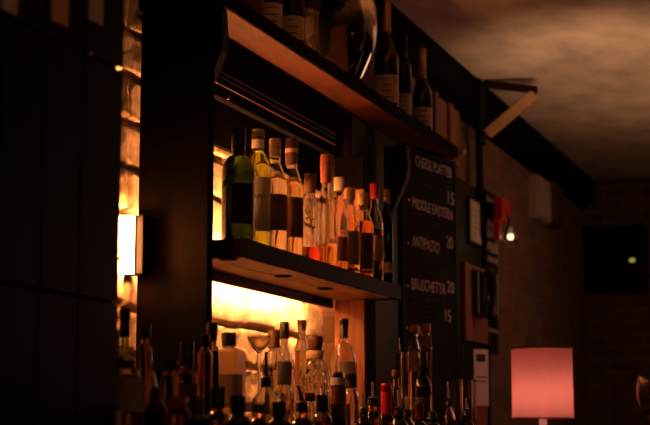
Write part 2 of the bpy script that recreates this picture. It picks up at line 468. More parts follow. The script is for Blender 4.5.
def bottle(label, xc, w, ytop, Y, zb, ys, yn, nw, gl='clear', liquid=None, yl=None, cap='cap_black', yc=None, capw=None, k=.6,
           lab=None, group=None, sq=0, pourer=None, cap_kind='capsule', text=None, prints=0, band=None, kind='bottle', cat='bottle', lab_turn=0, lab_span=1.25, base_text=None):
    """xc,w: centre and width in the picture; ytop..: heights read off the picture at that distance (ytop = top of the cap)"""
    p = atY(xc, (ytop+ys)/2, Y); D = depth(p)
    zz = lambda y: atY(xc, y, Y).z - zb
    R = w/2/F*D; rn = nw/2/F*D
    zs, zn, ztop = zz(ys), zz(yn), zz(ytop)
    zc = zz(yc) if yc else None
    H = ztop - (.004 if cap_kind == 'capsule' else .018 if cap_kind == 'cork' else 0)
    zs = max(.03, zs)
    root = thing(kind, label, cat, (p.x, p.y, zb+.0005), 0, group)
    solid = gl in ('green', 'olive', 'bright_green', 'dark_green', 'black_glass', 'brown_glass')
    t = .0028
    out = [(0,.004),(R*.55,.003),(R*.8,0),(R*.93,.0015),(R,.008)] + shoulder(R, rn, zs, zn, k)
    lip = [(rn, H-.022),(rn+.0022,H-.019),(rn+.0022,H-.002),(rn+.001,H)]
    lip = [q for q in lip if q[1] > zn+.002] or [(rn, zn+.004)]
    prof = out + lip
    if solid:
        prof = prof + [(0, prof[-1][1])]
    else:
        inn = [(max(rn-t, .003), prof[-1][1]), (max(rn-t, .003), zn)] + [(max(r-t, .003), z-t*.4) for r, z in shoulder(R, rn, zs, zn, k)][::-1] + [(R-t, .014),(R*.8,.0095),(0,.012)]
        prof = prof + inn
    body = lathe('glass_body', prof, gl, root, 40, sq)
    if liquid:
        zl = zz(yl) if yl else zs
        e = t*.55
        lp = [(0,.010),(R*.8,.0085),(R-e,.013)]
        for r, z in shoulder(R, rn, zs, zn, k):
            if z-t*.4 < zl: lp.append((r-e, z-t*.4))
        if len(lp) == 3: lp.append((R-e, zl))
        elif zl > zn: lp.append((rn-e, zl))
        lp.append((0, lp[-1][1]))
        lathe('liquid', lp, liquid, root, 40, sq)
    fa = facing(p)
    cr = (capw/2/F*D) if capw else rn+.0032
    if cap:
        zc2 = zc if zc is not None else H-.03
        if cap_kind == 'cork':
            co = lathe('stopper', [(0,zc2),(cr*.96,zc2),(cr,zc2+.002),(cr,ztop-.003),(cr*.93,ztop),(0,ztop)], cap, root, 28)
            if H-.02 > zn: lathe('cork', [(0,zc2-.018),(rn-t*.9,zc2-.018),(rn-t*.9,zc2),(0,zc2)], 'cork', co, 20)
        elif cap_kind == 'tall':
            lathe('cap', [(0,zc2),(cr,zc2),(cr,ztop-.003),(cr*.95,ztop),(0,ztop)], cap, root, 32)
        else:
            c0 = max(rn+.001, cr*.92)
            pr_ = [(c0,zc2),(c0+.0006,zc2+.001),(cr,max(zc2+.004, H-.02))] + [(cr,ztop-.004),(cr*.93,ztop),(0,ztop)]
            co = lathe('capsule', [(rn*.9, zc2)]+pr_, cap, root, 32)
            if band:
                lathe('capsule_band', [(cr-.001,zc2+(ztop-zc2)*.45),(cr+.0008,zc2+(ztop-zc2)*.45),(cr+.0008,zc2+(ztop-zc2)*.6),(cr-.001,zc2+(ztop-zc2)*.6)], band, co, 32)
    if pourer:
        lean, pm, yp = pourer
        pz = zz(yp)
        h0 = prof_top = H
        po = lathe('pourer', [(0,h0-.012),(rn+.002,h0-.012),(rn+.003,h0-.008),(rn+.0015,h0-.004),(rn+.003,h0),(rn+.0015,h0+.004),(rn+.0028,h0+.008),(rn*.55,h0+.014),(0,h0+.014)], 'cap_black', root, 24)
        bm = bmesh.new()
        n = 8
        pts = [(lean*(i/n)**1.6*math.sin(fa), -lean*(i/n)**1.6*math.cos(fa), h0+.012+(pz-h0-.012)*i/n) for i in range(n+1)]
        tube_bm(bm, pts, [.0052-.0018*i/n for i in range(n+1)], 12)
        new('spout', bm, pm, po, smooth=True)
    if lab:
        labs = lab if isinstance(lab, list) else [lab]
        for (y0, y1, lm) in labs:
            za, zb_ = sorted((zz(y0), zz(y1)))
            za = max(za, .012)
            lo = new('paper_label', arc_band(bmesh.new(), R+.0003, za, zb_, fa-lab_span+lab_turn, fa+lab_span+lab_turn, sq), lm, root, smooth=True)
            if prints:
                bm = bmesh.new()
                rr = random.Random(int(xc*7+ytop))
                for i in range(prints):
                    zq = zb_-(zb_-za)*(i+.7)/(prints+.6)
                    hw = rr.uniform(.25,.6); c0 = rr.uniform(-.1,.1)
                    arc_band(bm, R+.0009, zq-.0014, zq+.0012, fa+c0-hw, fa+c0+hw, sq, 14, .0003)
                new('print', bm, 'ink' if lm not in ('label_brown','label_dark') else 'ink_gold', lo)
    if text:
        s, yt, size, im = text
        me = text_mesh(s, size, .0003)
        bend_text(me, R+.0005, fa, zz(yt))
        me.materials.append(M[im])
        o = bpy.data.objects.new('lettering', me); COL.objects.link(o); o.parent = root
    return root

G1 = 'spirit bottles on the lit middle shelf'
MZ = zt+.002
B = bottle
B('dark green round-shouldered bottle at the left end of the middle shelf', 238.5, 33, 128, 1.515, MZ, 172, 156, 12.5, 'green', cap='cap_black', yc=150, k=.8,
  lab=(186,226,'label_dark'), group=G1, lab_span=.8, lab_turn=.35)
B('green whisky bottle with cream capsule and pale lettered label on the middle shelf', 258, 26, 130, 1.535, MZ, 172, 152, 11.5, 'olive', cap='cap_cream', yc=149, capw=12.5, k=.5,
  lab=(179,233,'label_cream'), group=G1, text=('LAPH', 199, .017, 'ink'), band='cap_brown')
B('pale amber bottle with glass-topped cork and brown lettered label, third on the middle shelf', 275, 25, 139, 1.52, MZ, 186, 163, 11, 'clear', 'pale', 172, 'cork', 151, 12, .3,
  lab=(196,232,'label_brown'), group=G1, cap_kind='cork', text=('TALI', 202, .014, 'ink'))
B('pale amber bottle with striped dark and cream capsule, fourth on the middle shelf', 291.5, 24, 139, 1.515, MZ, 190, 168, 11, 'clear', 'whisky', 178, 'cap_brown', 165, 12.5, .35,
  lab=(199,239,'label_brown'), group=G1, band='cap_cream')
B('clear bottle with maroon cap, black sprig print and red spirit on the middle shelf', 310, 19, 174, 1.525, MZ, 212, 198, 10.5, 'clear', 'red_liquid', 248, 'cap_brown', 194, 11.5, .4, group=G1)
B('tall amber bottle with long rust red capsule in the middle of the middle shelf', 326, 22.5, 155, 1.505, MZ, 214, 187, 9, 'clear', 'amber', 245, 'cap_rust', 183, 11.5, .1, group=G1, band='cap_orange')
B('amber bottle with ridged tan cap right of the tall rust-capped bottle', 339, 17.5, 178, 1.52, MZ, 210, 198, 9, 'clear', 'amber', 236, 'cap_cream', 191, 10.5, .5,
  lab=(238,262,'label_brown'), group=G1)
B('amber bottle with round cork stopper and tan label on the middle shelf', 350, 19, 188, 1.505, MZ, 224, 204, 8, 'clear', 'whisky', 214, 'cork', 199, 10.5, .3,
  lab=(232,266,'label_tan'), group=G1, cap_kind='cork')
B('dark-labelled amber bottle with pale cork stopper on the middle shelf', 363, 21, 193, 1.49, MZ, 228, 209, 8.5, 'clear', 'amber', 222, 'cork', 205, 11, .35,
  lab=(234,270,'label_brown'), group=G1, cap_kind='cork')
B('amber bottle with bright red capsule near the right end of the middle shelf', 374.5, 17, 184, 1.488, MZ, 224, 208, 8, 'clear', 'amber', 230, 'cap_red', 199, 9.5, .4,
  lab=(236,262,'label_tan'), group=G1)
B('slim dark green bottle with small yellow label at the right end of the middle shelf', 386, 14, 190, 1.49, MZ, 226, 210, 6.5, 'dark_green', cap='cap_brown', yc=203, k=.5,
  lab=[(263,273,'label_yellow')], group=G1)

# black sprig printed on the maroon-capped bottle
spr = [o for o in bpy.data.objects if o.get('label', '').startswith('clear bottle with maroon')][0]
Dm = depth(spr.location); Rm = 19/2/F*Dm; fa = facing(spr.location)
def on_bottle(px, py):
    z = atY(310, py, spr.location.y).z - spr.location.z
    a = fa + (px-310)/F*Dm/Rm
    return Vector(((Rm+.001)*math.cos(a), (Rm+.001)*math.sin(a), z))
bm = bmesh.new()
tube_bm(bm, [on_bottle(x, y) for x, y in ((305,211),(308,217),(311,222),(313,229),(313,236))], .0013, 6)
for x, y, x2, y2 in ((307,215,311,212),(309,219,305,220),(311,222,316,219),(312,226,309,229),(313,230,316,227)):
    tube_bm(bm, [on_bottle(x, y), on_bottle((x+x2)/2, (y+y2)/2), on_bottle(x2, y2)], [.001,.0022,.0006], 6)
new('sprig_print', bm, 'ink', spr)

# ---- rear row on the riser, lower bay
G2 = 'bottles on the riser of the lower bay'
B('narrow bottle with dark cap at the left end of the lit lower bay', 212, 15, 323, 1.47, TZ, 353, 345, 9, 'clear_dim', 'amber', 352, 'cap_black', 341, 11, .5, group=G2)
B('square decanter with dark stopper and frosted pale band in the lower bay', 229, 28, 333, 1.56, TZ, 353, 348, 11, 'frost', cap='cap_black', yc=346, capw=14.5, k=.9, group=G2, cap_kind='tall', sq=.7, lab=(375,408,'label_tan'))
B('clear bottle with wide dark cap right of the coupe glass in the lower bay', 274, 23, 331, 1.60, TZ, 364, 350, 9.5, 'clear', 'pale', 368, 'cap_brown', 348, 12.5, .5, group=G2, cap_kind='tall')
B('clear bottle with black cap against the brick, behind the wide-capped one', 284.5, 20, 322, 1.66-.035, TZ, 368, 345, 7.5, 'clear', 'whisky', 360, 'cap_black', 339, 9.5, .25, group=G2)
B('slim straight clear bottle with small dark cap, left of the crystal decanter', 302, 14, 320, 1.62, TZ, 352, 337, 8, 'clear', 'pale', 350, 'cap_brown', 331, 8.8, .3, group=G2, cap_kind='tall')
# crystal decanter with diamond cuts and a round stopper
def decanter():
    xc, Y = 315, 1.54
    p = atY(xc, 370, Y); D = depth(p); px = D/F
    zz = lambda y: atY(xc, y, Y).z-TZ
    root = thing('decanter', 'cut crystal decanter with large dark round stopper glowing in the lower bay', 'decanter', (p.x, p.y, TZ+.0005), 0, None)
    seg = 48; R = 17*px
    prof = [(0,.005),(R*.85,0),(R*.97,.012),(R,zz(392)),(R*.98,zz(378)),(R*.8,zz(368)),(9*px,zz(361)),(8*px,zz(352)),(8.5*px,zz(350))]
    fine = []
    for a, b in zip(prof, prof[1:]):
        for i in range(5): fine.append((a[0]+(b[0]-a[0])*i/5, a[1]+(b[1]-a[1])*i/5))
    fine.append(prof[-1])
    fine += [(7*px,zz(350)),(6.5*px,zz(361)),(10*px,zz(367)),(R*.80,zz(378)),(R*.82,zz(392)),(R*.78,.02),(R*.7,.014),(0,.014)]
    bm = bmesh.new(); rings = []
    for r, z in fine:
        if r < 1e-6: rings.append([bm.verts.new((0,0,z))]); continue
        row = []
        for k in range(seg):
            a = 2*PI*k/seg
            cut = abs(math.sin(6*a + z*70))*abs(math.sin(6*a - z*70)) if .02 < z < zz(366) else 0
            rr = r*(1-.09*(1-cut)) if .02 < z < zz(366) else r
            row.append(bm.verts.new((rr*math.cos(a), rr*math.sin(a), z)))
        rings.append(row)
    for a, b in zip(rings, rings[1:]):
        for k in range(seg):
            k2 = (k+1) % seg
            if len(a) == 1: bm.faces.new((a[0], b[k], b[k2]))
            elif len(b) == 1: bm.faces.new((a[k], b[0], a[k2]))
            else: bm.faces.new((a[k], b[k], b[k2], a[k2]))
    new('crystal_body', bm, 'clear', root, smooth=True, angle=12)
    lathe('neck_collar', [(8.2*px,zz(360)),(8.8*px,zz(359)),(8.8*px,zz(352)),(8.2*px,zz(351))], 'cork', root, 32)
    lathe('round_stopper', [(0,zz(350)),(6.5*px,zz(350)),(7.5*px,zz(346)),(8.3*px,zz(341)),(8.3*px,zz(338)),(7.8*px,zz(336.5)),(0,zz(336))], 'cap_brown', root, 36)
decanter()
B('round-shouldered clear bottle with tall black cap before the orange lit side panel', 344, 26, 319, 1.50, TZ, 364, 343, 8, 'clear', 'pale', 395, 'cap_black', 338, 8.6, .75,
  lab=(362,374,'label_cream'), group=G2, cap_kind='tall', lab_span=.7, lab_turn=.25)
# coupe glass with a creamy drink
def coupe():
    xc, Y = 259, 1.47
    p = atY(xc, 345, Y); D = depth(p); px = D/F
    zz = lambda y: atY(xc, y, Y).z-TZ
    root = thing('coupe_glass', 'coupe glass holding a creamy tan drink in front of the lit brick', 'glass', (p.x, p.y, TZ+.0005))
    R = 11.8*px
    outer = [(0,0),(8*px,0),(8*px,.002),(2*px,.006),(1.3*px,.02),(1.3*px,zz(354)),(3*px,zz(351.5)),(8*px,zz(347)),(R,zz(339)),(R,zz(336))]
    inner = [(R-.0012,zz(336)),(R-.0012,zz(339)),(7.6*px,zz(346)),(2.5*px,zz(350)),(0,zz(350.5))]
    lathe('glass_bowl', outer+inner, 'clear', root, 40)
    lathe('creamy_drink', [(0,zz(349.8)),(2.4*px,zz(349.3)),(7.4*px,zz(345.3)),(R-.0016,zz(339)),(R-.0016,zz(337.5)),(0,zz(337.2))], 'cream_drink', root, 40)
coupe()

# ---- left group in front of the dark side panel
G3 = 'bottles before the dark side panel'
B('yellow green bottle with dark capsule and black label beside the tiled pillar', 124.5, 22, 308, 1.47, TZ, 362, 349, 9, 'bright_green', cap='cap_black', yc=337, capw=9.5, k=.4, lab=(361,378,'label_dark'), group=G3)
B('dark bottle with black top, second from the tiled pillar', 145, 16, 324, 1.45, TZ, 352, 343, 8, 'brown_glass', cap='cap_black', yc=338, capw=12, k=.5, group=G3)
B('short brown bottle with wide tan lid before the dark side panel', 170, 20, 361, 1.44, TZ, 384, 374, 14, 'brown_glass', cap='cap_brown', yc=370, capw=16, k=.6, group=G3, cap_kind='tall')
B('brown-bodied bottle with tall black cap before the dark side panel', 187, 22, 342, 1.43, TZ, 378, 369, 12, 'brown_glass', cap='cap_black', yc=367, capw=14.5, k=.5, group=G3, cap_kind='tall', lab=(384,400,'label_brown'))
B('slim brown bottle with black top, right of the tall black-capped one', 205, 16, 335, 1.44, TZ, 356, 350, 8, 'brown_glass', cap='cap_black', yc=346, capw=9, k=.5, group=G3)

# ---- front rows standing on the counter, many with pourers
G4 = 'speed bottles on the counter'
def C(label, xc, w, ytop, Y, ys, yn, nw, **kw):
    kw.setdefault('group', G4)
    return B(label, xc, w, ytop, Y, CZ, ys, yn, nw, **kw)
C('tan-labelled clear jar-like bottle below the green bottle', 130, 27, 366, 1.33, 384, 374, 20, gl='clear_dim', cap=None, lab=(378,412,'label_tan'))
C('dark bottle with steel spout at the lower left', 155, 24, 392, 1.30, 412, 400, 9, gl='black_glass', cap=None, pourer=(.006,'steel',372))
C('squat dark jar with tan lid in the lower left row', 178, 28, 397, 1.22, 416, 409, 18, gl='brown_glass', cap='cork', yc=406, capw=17, cap_kind='tall')
C('dark bottle with brown banded cap in the lower left row', 197, 26, 397, 1.17, 422, 414, 12, gl='black_glass', cap='cap_brown', yc=411, capw=15, cap_kind='tall')
C('dark bottle with broad black cap below the square decanter', 218, 26, 387, 1.24, 420, 412, 11, gl='brown_glass', cap='cap_black', yc=409, capw=15, cap_kind='tall')
C('dark bottle with flat black cap, left of the clear pourer bottle', 238, 28, 396, 1.13, 424, 416, 12, gl='black_glass', cap='cap_black', yc=414, capw=16, cap_kind='tall')
C('clear bottle with black pourer spout, in front of the coupe glass', 266, 28, 380, 1.355, 402, 388, 9, gl='clear', liquid='pale', yl=415, cap=None, pourer=(.0,'cap_black',352), k=.2)
C('dark bottle with brown cap in front of the clear pourer bottle', 259, 24, 405, 1.16, 430, 420, 12, gl='brown_glass', cap='cap_brown', yc=412, capw=15, cap_kind='tall')
C('clear bottle with ribbed grey metal cap, left of the crystal decanter', 284.5, 16, 362, 1.355, 392, 387, 12, gl='clear', liquid='whisky', yl=400, cap='grey_cap', band='cap_brown', yc=385, capw=14.5, cap_kind='tall')
C('dark bottle with shiny black cap below the grey metal cap', 279, 24, 402, 1.20, 424, 419, 10, gl='black_glass', cap='cap_black', yc=417, capw=14, cap_kind='tall')
C('brown bottle with slanted black pourer in the bottom row', 302, 26, 405, 1.20, 428, 418, 10, gl='brown_glass', cap=None, pourer=(.010,'cap_black',386), lab=(430,445,'label_cream'))
C('bottle with a red collar below the crystal decanter', 310, 18, 393, 1.355, 416, 404, 9, gl='clear', liquid='amber', yl=420, cap='cap_red', yc=401, capw=10)
C('bottle with broad black screw cap below the crystal decanter', 322, 20, 395, 1.30, 418, 413, 10, gl='clear_dim', liquid='amber', yl=422, cap='cap_black', yc=412, capw=12, cap_kind='tall')
C('dark red bottle with small white neck label, right of the crystal decanter', 338, 15, 372, 1.355, 390, 384, 9, gl='dark_green', cap='cap_brown', yc=378, lab=[(378,385,'label_white'),(386,404,'label_red')], capw=8)
C('clear glinting bottle with dark neck band before the orange side panel', 351, 16, 374, 1.355, 396, 391, 11, gl='clear', liquid='pale', yl=404, cap='cap_black', yc=388, capw=12.5, cap_kind='tall')
C('small dark bottle with steel spout, left of the red wax bottle', 364, 15, 411, 1.28, 424, 419, 7, gl='black_glass', cap=None, pourer=(.004,'steel',394))
C('dark bottle with tall steel spout just left of the red wax bottle', 373, 18, 400, 1.30, 420, 412, 9, gl='brown_glass', cap=None, pourer=(.002,'steel',382))
wx = C('bottle with a thick bright red wax neck', 386, 20, 384, 1.32, 424, 414, 9.5, gl='brown_glass', cap='wax_red', yc=414, capw=10.5)
hz = atY(386, 384, 1.32).z-CZ
lathe('wax_lip', [(.0095,hz-.018),(.0145,hz-.016),(.0145,hz-.004),(.0125,hz+.001),(0,hz+.001)], 'wax_red', wx, 28)
C('dark bottle with steel spout just right of the red wax bottle', 399, 18, 410, 1.26, 426, 419, 8, gl='black_glass', cap=None, pourer=(.003,'steel',390))
C('slim dark bottle with lipped neck behind the red wax bottle', 396, 14, 370, 1.355, 398, 388, 6.5, gl='brown_glass', cap='cap_brown', yc=377)
C('short bottle with brass-edged steel spout, left of the black bottle', 407, 16, 412, 1.25, 427, 420, 8, gl='clear_dim', liquid='amber', yl=424, cap=None, pourer=(.004,'steel',397))
C('black bottle with broad shoulders right of the red wax bottle', 422, 19, 352, 1.355, 388, 376, 9, gl='black_glass', cap='cap_black', yc=368, lab=(398,410,'label_dark'))
C('bottle with orange band and red capsule before the black bottle', 419, 16, 404, 1.25, 426, 421, 7, gl='clear_dim', liquid='amber', yl=424, cap='cap_red', yc=419, capw=8.5, cap_kind='tall', band=None)
C('dark bottle with slim steel spout, right of the black bottle', 432, 17, 414, 1.24, 428, 422, 8, gl='black_glass', cap=None, pourer=(.002,'steel',396))
C('clear bottle with steel pourer left of the highball glasses', 449, 15, 402, 1.28, 424, 408, 7, gl='clear', liquid='water', yl=420, cap=None, pourer=(.003,'steel',382), k=.2)
C('dark bottle with steel spout, right of the clear pourer bottle', 467, 16, 412, 1.26, 428, 420, 8, gl='black_glass', cap=None, pourer=(.002,'steel',398))
# cluster before the chalkboard
G5 = 'bottles before the chalkboard'
C('bottle with orange red cap at the foot of the chalkboard, nearer the shelving', 414, 11, 325, 1.47, 348, 340, 7, gl='clear', liquid='amber', yl=350, cap='cap_orange', yc=333, capw=9.5, cap_kind='tall', group=G5, lab=(350,372,'label_tan'))
C('bottle with orange red cap at the foot of the chalkboard, farther from the shelving', 426, 12, 324, 1.46, 346, 339, 7, gl='clear', liquid='amber', yl=347, cap='cap_orange', yc=332, capw=9.5, cap_kind='tall', group=G5, lab=(336.5,348,'label_tan'))
C('slim bottle with tall pale spout at the right edge of the shelving', 399, 9, 356, 1.50, 372, 364, 5, gl='clear_dim', liquid='amber', yl=374, cap=None, pourer=(0,'steel',338), group=G5)
# highball glasses catching the light
def tumbler(label, xc, w, ytop, Y, zb, m='clear', fill=None, name='highball_glass', group='drinking glasses on the counter'):
    p = atY(xc, ytop, Y); D = depth(p); R = w/2/F*D; H = p.z-zb
    root = thing(name, label, 'glass', (p.x, p.y, zb+.0005), 0, group)
    lathe('glass_wall', [(0,0),(R*.88,0),(R*.9,.004),(R,H),(R-.0015,H+.0008),(R-.003,H),(R*.88-.002,.014),(0,.012)], m, root, 36)
    if fill: lathe('drink', [(0,.0125),(R*.88-.0015,.0145),((R-.003)*.98,H*fill),(0,H*fill)], 'amber', root, 36)
tumbler('tall clear glass with a bright glint, left of a matching one by the paper', 458, 10, 380, 1.35, CZ)
tumbler('tall clear glass with a bright glint beside the pink lit paper', 471, 10, 380, 1.35, CZ)
tumbler('slim clear glass beside the black bottle, before the orange-capped bottles', 405, 9, 352, 1.35, CZ)

# ------------------------------------------------------------------ on the top shelf
G6 = 'bottles on the top shelf'
UZ = 2.3135
def T(label, xc, w, ytop, Y, ys, yn, nw, **kw):
    kw.setdefault('group', G6)
    return B(label, xc, w, ytop, Y, UZ, ys, yn, nw, **kw)
T('dark bottle with brown label at the left end of the top shelf', 252, 26, -75, 1.575, -30, -50, 10, gl='black_glass', cap='cap_black', yc=-58, lab=(-10,22,'label_brown'))
T('dark bottle with dim cream label, second from left on the top shelf', 271, 24, -62, 1.565, -18, -38, 10, gl='black_glass', cap='cap_black', yc=-46, lab=(6,36,'label_cream'), prints=3)
T('dark bottle with broad cream label left of the glass vase on the top shelf', 292, 25, -45, 1.555, 0, -22, 10, gl='black_glass', cap='foil_black', yc=-30, lab=(19,55,'label_cream'), prints=3)
def vase():
    xc, Y = 341, 1.592
    p = atY(xc, 40, Y); D = depth(p); px = D/F
    root = thing('glass_vase', 'large dark glass vase with bright reflections on the top shelf', 'vase', (p.x, p.y, UZ))
    zz = lambda y: atY(xc, y, Y).z-UZ
    R = 37*px
    prof = [(0,.003),(14*px,0),(16*px,.004),(22*px,.03),(30*px,.085),(35*px,.14),(37*px,.20),(35.5*px,.26),(31*px,.31),(29*px,.335)]
    inn = [(r-.004, z+ .004) for r, z in prof[3:]][::-1]
    lathe('glass_body', prof+[(27.5*px,.337)]+inn+[(13*px,.012),(0,.010)], 'clear_vase', root, 56)
M['clear_vase'] = glass('smoke_vase_glass', (.60,.52,.45), .03)
vase()
T('champagne bottle with gold foil neck and cream label next to the glass vase', 386, 25, -9, 1.555, 62, 34, 8.5, gl='black_glass', cap='foil_gold', yc=33, capw=10, k=.25, lab=(77,112,'label_cream'), prints=4, band=None)
T('slim dark bottle with black capsule and small label between the champagnes', 403.5, 16, 36, 1.55, 68, 58, 7, gl='dark_green', cap='foil_black', yc=52, capw=7.5, k=.5, lab=(95,122,'label_cream'), prints=4)
T('champagne bottle with gold foil at the right end of the top shelf', 422, 20.5, 49, 1.55, 96, 78, 7, gl='black_glass', cap='foil_gold', yc=80, capw=8.2, k=.25, lab=(109,134,'label_cream'), prints=3)

# ------------------------------------------------------------------ chalkboards
def chalkboard():
    p = atY(402, 250, 1.615)
    ang = -math.radians(13)
    zt_ = 2.255; Hh = .86; Ww = .415
    root = thing('chalkboard', 'tall chalkboard menu of shared plates under the right end of the top shelf', 'chalkboard', (p.x, p.y, zt_-Hh), ang)
    box('slate', .012, Ww-.012, .0, .012, .012, Hh-.012, 'board', root, bev=.001)
    bm = bmesh.new()
    bm_box(bm, 0, .012, -.003, .015, 0, Hh); bm_box(bm, Ww-.012, Ww, -.003, .015, 0, Hh)
    bm_box(bm, .012, Ww-.012, -.003, .015, 0, .012); bm_box(bm, .012, Ww-.012, -.003, .015, Hh-.012, Hh)
    new('frame', bm, 'black', root)
    bpy.context.view_layer.update()
    inv = root.matrix_world.inverted()
    nrm = Vector((math.sin(ang), -math.cos(ang), 0)); o0 = root.matrix_world.translation
    def bp(x, y):
        d = ray(x, y); tt = (o0-EYE).dot(nrm)/d.dot(nrm)
        return inv @ (EYE+d*tt)
    def write(s, xa, ya, xb, yb, hpx, m='chalk'):
        a, b = bp(xa, ya), bp(xb, yb)
        h = (bp(xa, ya-hpx/2)-bp(xa, ya+hpx/2)).z
        me = text_mesh(s, h*1.35, .0006)
        w0 = max(v.co.x for v in me.vertices)-min(v.co.x for v in me.vertices)
        L = b.x-a.x; rr = random.Random(len(s))
        for v in me.vertices:
            u = (v.co.x/w0)+.5
            wob = .0015*math.sin(u*23+len(s))
            v.co = Vector((a.x+L*u, -.0013-v.co.z, a.z+(b.z-a.z)*u+v.co.y+wob))
        me.materials.append(M[m])
        o = bpy.data.objects.new('chalk_writing', me); COL.objects.link(o); o.parent = root
    write('CHEESE PLATTER', 415, 161, 451.5, 174, 11)
    write('MIDDLE EASTERN', 412.5, 203, 452, 216, 11)
    write('ANTIPASTO', 412, 241, 439, 249, 12)
    write('BRUSCHETTA', 411, 284, 445, 290, 12)
    write('CAFE', 411, 331, 430, 333, 11)
    write('15', 447, 198, 453, 200, 13); write('20', 446, 242, 452.5, 244, 13)
    write('20', 447, 287, 454, 289, 12); write('15', 444.5, 316, 450, 317, 13)
    bm = bmesh.new()
    for x, y in ((409,200),(408,243),(407.5,286),(407,328)):
        c = bp(x, y); bmesh.ops.create_uvsphere(bm, u_segments=10, v_segments=6, radius=.006, matrix=Matrix.Translation((c.x, -.001, c.z)) @ Matrix.Diagonal((1,.3,1,1)))
    new('chalk_bullets', bm, 'chalk', root)
    rr = random.Random(3)
    for xa, ya, xb, sl in ((416,176,452,.33),(416,184,440,.32),(414,192,436,.3),(412,214,452,.25),(412,222,446,.24),(411,228,436,.22),(411,256,450,.2),(411,264,446,.19),(410,271,432,.18),
                       (410,298,440,.13),(410,305,436,.12),(410,312,434,.11),(409,320,428,.1),(411,342,434,.08)):
        x = xa; pts = []
        while x < xb:
            l = rr.uniform(4, 9); n = int(l*2.4)
            for i in range(n+1):
                xx = x+l*i/n
                c = bp(xx, ya+sl*(xx-xa)+(1.5 if i % 2 else -1.5)*rr.uniform(.4,1))
                pts.append((c.x, -.0012, c.z))
            x += l+rr.uniform(1.6, 3)
        o = new('chalk_scribble', tube_bm(bmesh.new(), pts, .0011, 5), 'chalk_faint', root)
        o['label'] = 'faint small chalk handwriting'
chalkboard()

# narrow second chalkboard, framed paper, intercom board and paper on the cladding
def on_clad(x0, x1, y0, y1, Y):
    a = atY(x0, (y0+y1)/2, Y); b = atY(x1, (y0+y1)/2, Y)
    return a.x, b.x, atY(x0, y1, Y).z, atY(x0, y0, Y).z
x0, x1, z0, z1 = on_clad(486.5, 497.5, 190, 352, 1.607)
t = thing('chalkboard', 'narrow tall chalkboard between the timber post and the brick wall', 'chalkboard', (x0, 1.607, z0))
w_, h_ = x1-x0, z1-z0
box('slate', 0, w_, .0, .020, 0, h_, 'board', t, bev=.001)
rr = random.Random(5)
for v, big in ((.95,1),(.90,1),(.80,2),(.74,2),(.66,2),(.58,1),(.50,1),(.42,1),(.33,.7),(.24,1.2),(.14,.7)):
    x = .02; pts = []
    while x < w_-.04:
        l = rr.uniform(.03, .07)*big
        for i in range(7):
            pts.append((min(x+l*i/6, w_-.01), -.0015, h_*v+(.014 if i % 2 else -.014)*big*rr.uniform(.5,1)))
        x += l+.015
    new('chalk_writing', tube_bm(bmesh.new(), pts, .0022*big, 5), 'chalk', t)
x0, x1, z0, z1 = on_clad(470.5, 480.5, 199, 240, 1.612)
t = thing('notice', 'pale narrow notice pinned above the telephone on the dark cladding', 'notice', (x0, 1.612, z0))
box('backing', -.015, x1-x0+.010, .001, .015, -.015, z1-z0+.015, 'black', t, bev=.001)
box('sheet', 0, x1-x0, -.002, .0008, 0, z1-z0, 'paper_buff', t, bev=0)
for k in range(5):
    box('print', .03, (x1-x0)*(.8 if k % 3 else .6), -.0026, -.0021, (z1-z0)*(.2+.14*k), (z1-z0)*(.2+.14*k)+.0022, 'chalk_faint', t, bev=0)
x0, x1, z0, z1 = on_clad(465, 486.5, 262, 340, 1.612)
t = thing('wall_telephone', 'black handset on a pinkish brown wooden backboard between the two chalkboards', 'telephone', (x0, 1.612, z0))
w_, h_ = x1-x0, z1-z0
box('backboard', 0, w_, -.006, .013, 0, h_, 'red_wood', t, bev=.004)
hs = box('handset_cradle', w_*.25, w_*.72, -.035, -.0065, h_*.33, h_*.93, 'handset', t, bev=.01)
bm = bmesh.new(); tube_bm(bm, [(w_*.48,-.055,h_*.30),(w_*.48,-.075,h_*.36),(w_*.48,-.08,h_*.6),(w_*.48,-.075,h_*.86),(w_*.48,-.055,h_*.94)], [.022,.026,.018,.026,.022], 14)
new('handset', bm, 'handset', t, smooth=True)
# white sheet standing before the counter end
x0, x1, z0, z1 = on_clad(473.5, 489.5, 349, 405, 1.50)
p = atY(474, 405, 1.50)
t = thing('menu_sheet', 'white sheet with printed lines, lit pink by red light', 'paper', (atY(481.5,400,1.5).x, 1.50, CZ), -math.radians(38))
wS = 17/F*depth(p)/.93; zS = z0-CZ; hS = atY(474,348,1.5).z-z0
box('sheet', -wS/2, wS/2, -.001, .001, zS, zS+hS, 'paper', t, bev=0)
for a, b, k, h in ((-.34,.30,.78,.03),(-.36,.36,.42,.004),(-.36,.36,.50,.004)):
    box('print', wS*a, wS*b, -.002, -.0011, zS+hS*k, zS+hS*k+h, 'ink', t, bev=0)
box('stand', -wS*.45, wS*.45, .002, .012, .012, zS+hS*.5, 'red_wood', t, bev=.002)
box('stand_base', -wS*.6, wS*.6, -.03, .06, 0, .012, 'red_wood', t, bev=.003)

